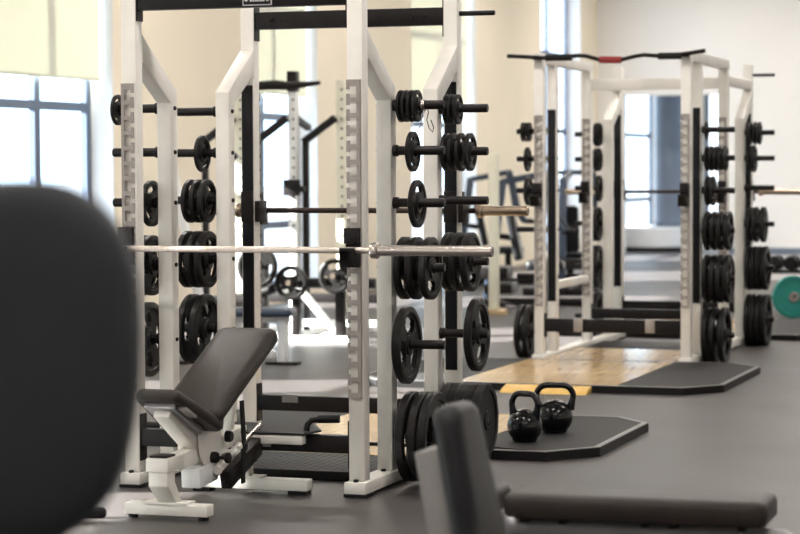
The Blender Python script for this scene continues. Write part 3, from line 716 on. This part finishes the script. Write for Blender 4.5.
r2('far', 1, 3, 'large', [xr+0.05, xr+0.10, xr+0.16]); r2('far', 1, 4, 'very large', [xr+0.045, xr+0.09, xr+0.135, xr+0.18]); r2('far', 1, 5, 'huge', [xr+0.045, xr+0.09, xr+0.135, xr+0.18])
r2('front', -1, 0, 'tiny', [xl-0.15, xl-0.175, xl-0.20]); r2('front', -1, 1, 'small', [xl-0.165]); r2('front', -1, 2, 'medium', [xl-0.16]); r2('front', -1, 5, 'huge', [xl-0.145, xl-0.205])
r2('far', -1, 0, 'smooth', [xl-0.05]); r2('far', -1, 1, 'smooth', [xl-0.055]); r2('far', -1, 2, 'medium', [xl-0.04]); r2('far', -1, 3, 'large', [xl-0.05, xl-0.09]); r2('far', -1, 4, 'very large', [xl-0.05, xl-0.10]); r2('far', -1, 5, 'huge', [xl-0.05, xl-0.10])

# ================================================================ FOREGROUND: oval pad, upright bench, flat bench
def frame_at(o, xaxis, yaxis, zaxis, loc):
    o.matrix_world = Matrix(((xaxis.x,yaxis.x,zaxis.x,loc[0]),(xaxis.y,yaxis.y,zaxis.y,loc[1]),(xaxis.z,yaxis.z,zaxis.z,loc[2]),(0,0,0,1)))
# oval chest pad on a post
t = thing('chest_pad_stand', 'large dark grey oval chest pad on a machine post, blurred', 'exercise machine', (CAMP.x-1.434, CAMP.y+2.68, 0), R(18.6))
vs = []; fs = []; m = 48
prof = [(0.90,-0.05),(0.985,-0.04),(1.0,-0.022),(1.0,0.012),(0.985,0.030),(0.93,0.044),(0.80,0.052),(0.45,0.057)]
for s, d in prof:
    for k in range(m):
        a = 2*math.pi*k/m; c, sn = math.cos(a), math.sin(a)
        ex = 0.80
        x = 0.160*math.copysign(abs(c)**ex, c); z = (0.198 if sn > 0 else 0.283)*math.copysign(abs(sn)**ex, sn)
        vs.append((x*s, -d, z*s))
for i in range(len(prof)-1):
    for k in range(m): fs.append((i*m+k, (i+1)*m+k, (i+1)*m+(k+1)%m, i*m+(k+1)%m))
fs.append(tuple(range(m))); fs.append(tuple((len(prof)-1)*m+k for k in range(m))[::-1])
MB().add(vs, fs, True).build('pad', VINYLD, t, (0,0,1.293))
MB().box((-0.09,0.05,1.15),(0.09,0.062,1.42)).build('pad_board', BLACK, t)
MB().prism([(0.062,1.25),(0.14,1.25),(0.14,0.06),(0.062,0.06)], 0, -0.04, 0.04).build('post', BLACK, t, bevel=0.005)
MB().box((-0.30,0.03,0),(0.30,0.17,0.06)).build('base', BLACK, t, bevel=0.006); MB().box((-0.05,0.17,0),(0.05,0.75,0.06)).build('base_rail', BLACK, t, bevel=0.006)

# upright bench (backrest raised), facing the aisle
t = thing('shoulder_press_bench', 'black bench with upright backrest and grey back shell, blurred', 'bench', (3.018, -4.0, 0), R(-1))
tl = R(11.5)
ux = Vector((0,1,0)); uy = Vector((-math.sin(tl),0,math.cos(tl))); uz = ux.cross(uy)
bp2 = link('back_pad', cushion(0.61, 0.21, 0.070, 0.055, taper=-0.42).mesh('back_pad', VINYLG), t)
bp2.matrix_local = Matrix(((ux.x,uy.x,uz.x,0.01),(ux.y,uy.y,uz.y,0.0),(ux.z,uy.z,uz.z,0.29),(0,0,0,1)))
MB().prism([(-0.115,0.05),(0.115,0.05),(0.09,0.505),(-0.09,0.505)], 2, -0.140, -0.068).build('back_shell', GREYP, bp2, bevel=0.004)
st = link('seat_pad', cushion(0.40, 0.28, 0.07, 0.05).mesh('seat_pad', VINYLG), t, (0.46, 0, 0.445)); st.rotation_euler = (0, 0, R(90))
MB().box((-0.45,-0.035,0.20),(0.48,0.035,0.27)).build('spine', GREYT, t, bevel=0.005)
MB().bar((-0.13,0,0.56),(-0.34,0,0.25),0.05,0.05).build('strut', GREYT, t, bevel=0.004)
MB().box((0.22,-0.04,0.27),(0.30,0.04,0.375)).build('seat_post', GREYT, t, bevel=0.004); MB().box((-0.05,-0.04,0.24),(0.02,0.04,0.45)).build('back_bracket', GREYT, t, bevel=0.004)
for xx in (-0.42, 0.40):
    MB().box((xx-0.035,-0.035,0.06),(xx+0.035,0.035,0.22)).build('leg', GREYT, t, bevel=0.004); MB().box((xx-0.04,-0.25,0.0),(xx+0.04,0.25,0.06)).build('foot', GREYT, t, bevel=0.006)

# flat bench
t = thing('flat_bench', 'flat black padded bench on grey tube frame in the aisle', 'bench', (2.60, -2.52, 0), R(1.5))
p = link('back_pad', cushion(0.855, 0.30, 0.078, 0.045).mesh('back_pad', VINYL), t, (0.868, 0, 0.445)); p.rotation_euler = (0,0,R(90))
p = link('seat_pad', cushion(0.23, 0.30, 0.078, 0.045).mesh('seat_pad', VINYL), t, (-0.022, 0, 0.445)); p.rotation_euler = (0,0,R(90))
MB().tube([(-0.22,0,0.318),(0.3,0,0.318),(0.80,0,0.318),(0.90,0,0.31),(0.96,0,0.28),(0.99,0,0.20),(1.0,0,0.06)], 0.035, 16).build('spine', GREYT, t)
for xx in (0.07, 0.20, 0.47, 0.56, 0.78): MB().box((xx-0.012,-0.09,0.345),(xx+0.012,0.09,0.367)).build('pad_bracket', BLACK, t)
MB().box((-0.2,-0.03,0.345),(-0.1,0.03,0.367)).build('seat_bracket', BLACK, t)
MB().tube([(-0.19,0,0.318),(-0.24,0,0.06)], 0.03, 14).build('leg', GREYT, t)
for xx in (-0.24, 1.0): MB().box((xx-0.04,-0.26,0.0),(xx+0.04,0.26,0.06)).build('foot', GREYT, t, bevel=0.006)

# ================================================================ BACKGROUND EQUIPMENT
def plate_at(size, loc, label, rz=0, hub=True):
    o = link('weight_plate', PM[size], None, loc, (0.4, 0, rz)); tag(o, label, 'weight plate', 'plates on the far equipment'); link('hub_ring', HUBM[size], o); return o
# perforated rack by the windows
r3 = thing('perforated_rack', 'white rack with perforated posts and black angled arms by the windows', 'rack', (-2.68, 8.95, 0), R(0))
posts = [(0.0, 0.0, 2.26), (0.415, 0.10, 2.26), (-0.46, -0.10, 2.26)]
for i, (x, y, h) in enumerate(posts):
    u = MB().box((x,y,0.06),(x+0.075,y+0.075,h)).build('upright', PALE if i == 0 else CREAM, r3, bevel=0.004)
    for k in range(16): MB().lathe([(0.011,0),(0.011,0.003)], (0,-1,0), (x+0.052,y,0.9+k*0.085), n=8).build('hole', BLACK, u)
    MB().box((x-0.005,y-0.45,0),(x+0.08,y+0.75,0.06)).build('foot_rail', PALE, r3, bevel=0.005)
    # black arm: from the post top out, then dropping
    MB().bar((x+0.0,y-0.02,1.93),(x-0.30,y-0.02,1.72),0.05,0.06).build('arm', BLACK, r3, bevel=0.004)
    MB().bar((x-0.278,y-0.02,1.73),(x-0.278,y-0.02,0.06),0.05,0.05).build('arm_drop', BLACK, r3, bevel=0.004)
    MB().bar((x+0.005,y+0.5,1.85),(x+0.03,y+0.04,1.95),0.05,0.05).build('rear_brace', BLACK, r3)
MB().box((-0.005,-0.01,2.16),(0.08,0.085,2.34)).build('post_sleeve', BLACK, r3, bevel=0.004)
MB().tube([(-0.55,-0.1,2.20),(-0.1,-0.03,2.22),(0.04,-0.03,2.21),(0.30,0.02,2.235)], [0.03,0.045,0.04,0.016], 10).build('pull_up_bar', BLACK, r3)
MB().box((-0.03,-0.05,1.25),(0.11,0.02,1.39)).build('bar_hook', BLACK, r3, bevel=0.004)
MB().tube([(0.09,-0.03,1.30),(0.17,-0.03,1.31)], 0.03, 10).build('hook_roller', RUBB, r3)
MB().bar((0.04,0.0,0.50),(0.42,0.02,0.07),0.06,0.06).build('brace', PALE, r3, bevel=0.004)
MB().box((0,0.02,0.10),(0.9,0.07,0.16)).build('lower_rail', PALE, r3, bevel=0.004)
MB().box((-0.5,0.5,0.28),(0.75,0.56,0.36)).build('rear_rail', BLACK, r3, bevel=0.004)
# plate loaded lever with bar
lv = thing('lever_machine', 'black lever arm carrying plates in front of the perforated rack', 'exercise machine', (-2.46, 8.40, 0))
MB().tube([(-0.25,0,0.42),(0.0,0,0.51),(0.3,0.05,0.51),(0.75,0.10,0.51)], 0.045, 12).build('lever', BLACK, lv)
MB().tube([(0.05,-0.16,0.52),(0.05,0.02,0.52)], 0.024, 12).build('plate_horn', BRASS, lv)
MB().tube([(0.44,-0.12,0.58),(0.44,0.10,0.58)], 0.024, 12).build('plate_horn', BRASS, lv)
MB().tube([(-0.24,-0.25,0.66),(-0.24,0.02,0.66)], 0.024, 12).build('plate_horn', BLACK, lv)
MB().box((-0.27,-0.02,0.06),(-0.20,0.05,0.72)).build('post', BLACK, lv, bevel=0.004)
MB().box((0.02,0.0,0.06),(0.09,0.07,0.46)).build('post', BLACK, lv, bevel=0.004)
MB().box((0.40,0.04,0.06),(0.48,0.11,0.60)).build('post', BLACK, lv, bevel=0.004)
MB().box((-0.4,-0.03,0),(0.7,0.06,0.06)).build('base', PALE, lv, bevel=0.005)
plate_at('large', (-2.41, 8.32, 0.5155), 'black slotted plate on the short bronze horn of the lever machine', R(90))
plate_at('large', (-2.02, 8.34, 0.5755), 'black slotted plate on the outer horn of the lever machine', R(90))
plate_at('very large', (-2.70, 8.27, 0.6555), 'very large black ring plate on the upper horn of the lever machine', R(90))
# far flat bench
fb = thing('flat_bench', 'small black flat bench on a white leg near the perforated rack', 'bench', (-1.72, 6.36, 0))
p = link('pad', cushion(1.1, 0.28, 0.06, 0.04).mesh('pad', BLUESEAT), fb, (0.08, 0.05, 0.43)); p.rotation_euler = (0,0,R(100))
for (xx, yy) in ((0.0,0.02),(-0.85,-0.13)):
    MB().bar((xx,yy,0.02),(xx,yy,0.34),0.07,0.07).build('leg', PALE, fb, bevel=0.004); MB().box((xx-0.13,yy-0.05,0),(xx+0.13,yy+0.05,0.022)).build('foot', BLACK, fb, bevel=0.003)
MB().bar((0.05,0.03,0.345),(-0.9,-0.14,0.345),0.05,0.05).build('spine', PALE, fb, bevel=0.004)
# sloping white cable frame on the window side
cf_ = thing('cable_machine', 'white sloping cable machine frame between the bench rack and the windows', 'exercise machine', (-2.85, 6.9, 0))
MB().bar((0.30,0,0.06),(-0.02,0,1.52),0.075,0.06).build('mast', PALE, cf_, bevel=0.005)
MB().box((-0.15,-0.04,0),(0.85,0.04,0.06)).build('base_rail', PALE, cf_, bevel=0.005); MB().box((0.25,-0.4,0),(0.34,0.4,0.06)).build('cross_foot', PALE, cf_, bevel=0.005)
sp_ = link('seat_pad', cushion(0.40,0.30,0.07,0.05).mesh('seat_pad', GREYP), cf_, (0.55,-0.25,0.50)); MB().box((0.51,-0.04,0.06),(0.59,0.04,0.43)).build('seat_post', PALE, cf_, bevel=0.004)
MB().tube([(0.52,0.05,1.60),(0.40,0.05,1.50),(0.38,0.05,1.0),(0.42,0.05,0.5)], 0.025, 10).build('cable_arm', BLACK, cf_)
# cream post with round foot
cp = thing('cable_post', 'cream square post on a round wooden foot by the dark machines', 'post', (-1.80, 12.38, 0))
MB().box((-0.045,-0.045,0.05),(0.045,0.045,1.63)).build('post', CREAM, cp, bevel=0.006); MB().lathe([(0.14,0),(0.14,0.04),(0.12,0.055),(0.0,0.055)], n=28).build('foot', mat('tan_wood', (0.40, 0.29, 0.16), 0.5, var=0.1), cp)
MB().box((-0.4,-0.02,0.55),(-0.045,0.02,0.60)).build('side_arm', CREAM, cp)
# dark seated machine
def machine(label, loc, rz, s=1.0):
    t = thing('weight_machine', label, 'exercise machine', loc, rz); t.scale = (s,s,s)
    MB().box((-0.7,-0.05,0),(0.7,0.05,0.08)).build('base_rail', BLACK, t, bevel=0.006); MB().box((-0.6,-0.45,0),(-0.5,0.45,0.08)).build('cross_foot', BLACK, t, bevel=0.006); MB().box((0.5,-0.4,0),(0.6,0.4,0.08)).build('cross_foot', BLACK, t, bevel=0.006)
    MB().bar((-0.55,0,0.08),(-0.38,0,1.35),0.09,0.09).build('mast', BLUESEAT, t, bevel=0.006)
    MB().bar((-0.38,0,1.33),(0.12,0,1.42),0.07,0.07).build('top_arm', BLUESEAT, t, bevel=0.006)
    for yy in (-0.28, 0.28):
        MB().tube([(0.10,yy,1.42),(0.14,yy,1.30),(0.20,yy,0.95),(0.30,yy,0.80)], 0.03, 10).build('press_arm', BLUESEAT, t); MB().tube([(0.28,yy,0.80),(0.42,yy,0.80)], 0.028, 10).build('grip', RUBB, t)
    MB().tube([(0.10,-0.28,1.42),(0.10,0.28,1.42)], 0.03, 10).build('cross_tube', BLUESEAT, t)
    st = link('seat_pad', cushion(0.40,0.36,0.09,0.05).mesh('seat_pad', VINYLG), t, (0.28,0,0.48), (0,0,R(90)))
    bk = link('back_pad', cushion(0.55,0.32,0.08,0.05).mesh('back_pad', VINYLG), t); bk.matrix_local = Matrix(((0,-0.2,0.98,-0.16),(1,0,0,0),(0,0.98,0.2,0.50),(0,0,0,1)))
    MB().box((0.05,-0.04,0.08),(0.13,0.04,0.39)).build('seat_post', BLACK, t, bevel=0.005); MB().bar((-0.45,0,0.75),(-0.20,0,0.72),0.06,0.06).build('back_link', BLACK, t)
    MB().box((-0.62,-0.3,0.30),(-0.30,0.3,0.42)).build('weight_carriage', BLACK, t, bevel=0.01); MB().box((-0.55,-0.34,0.14),(-0.25,0.34,0.24)).build('weight_carriage', BLACK, t, bevel=0.01)
    return t
machine('dark blue seated press machine beside the cream post', (-1.75, 13.9, 0), R(10))
machine('dark blue seated press machine seen behind the posts of the cage rack', (-2.05, 16.4, 0), R(95))
machine('dark blue seated press machine by the window behind the bench rack', (-3.35, 18.0, 0), R(20))
# dumbbell rack, dumbbells
dr = thing('dumbbell_rack', 'low black dumbbell rack along the aisle behind the cage rack', 'rack', (0.45, 13.5, 0))
for z in (0.40, 0.14): MB().box((0,-0.20,z),(2.2,0.20,z+0.03)).build('shelf', BLACK, dr, bevel=0.004)
for xx in (0.0, 1.08, 2.14): MB().box((xx,-0.22,0),(xx+0.06,0.22,0.39)).build('leg', BLACK, dr, bevel=0.004)
dbh = MB().lathe([(0.0,-0.145),(0.06,-0.145),(0.072,-0.135),(0.072,-0.07),(0.062,-0.062),(0.017,-0.06),(0.017,0.06),(0.062,0.062),(0.072,0.07),(0.072,0.135),(0.06,0.145),(0.0,0.145)], (0,1,0), n=24)
dbm = dbh.mesh('dumbbell', RUBB); dring = MB().lathe([(0.018,-0.05),(0.0195,-0.03),(0.0195,0.03),(0.018,0.05)], (0,1,0), n=16).mesh('grip', CHROME)
for k in range(13):
    o = link('dumbbell', dbm, None, (0.54+k*0.165, 13.5, 0.43+0.0725)); sc = 1.0
    tag(o, 'black rubber dumbbell, %s along the low rack from its window end' % (['first','second','third','fourth','fifth','sixth','seventh','eighth','ninth','tenth','eleventh','twelfth','thirteenth'][k]), 'dumbbell', 'dumbbells on the low rack'); link('grip', dring, o)
# teal bumper plate on a loaded bar standing on the floor
tp = link('bumper_plate', plate_mesh(0.415, 0.07, False, 0, TEAL), None, (1.18, 12.62, 0.2078), (0, 0, R(-66))); tag(tp, 'teal green rubber bumper plate standing on the floor before the dumbbells', 'weight plate')
link('hub', MB().lathe([(0.0263,-0.037),(0.05,-0.037),(0.05,0.037),(0.0263,0.037),(0.0263,-0.037)], (1,0,0), n=24).mesh('hub', CHROME), tp)
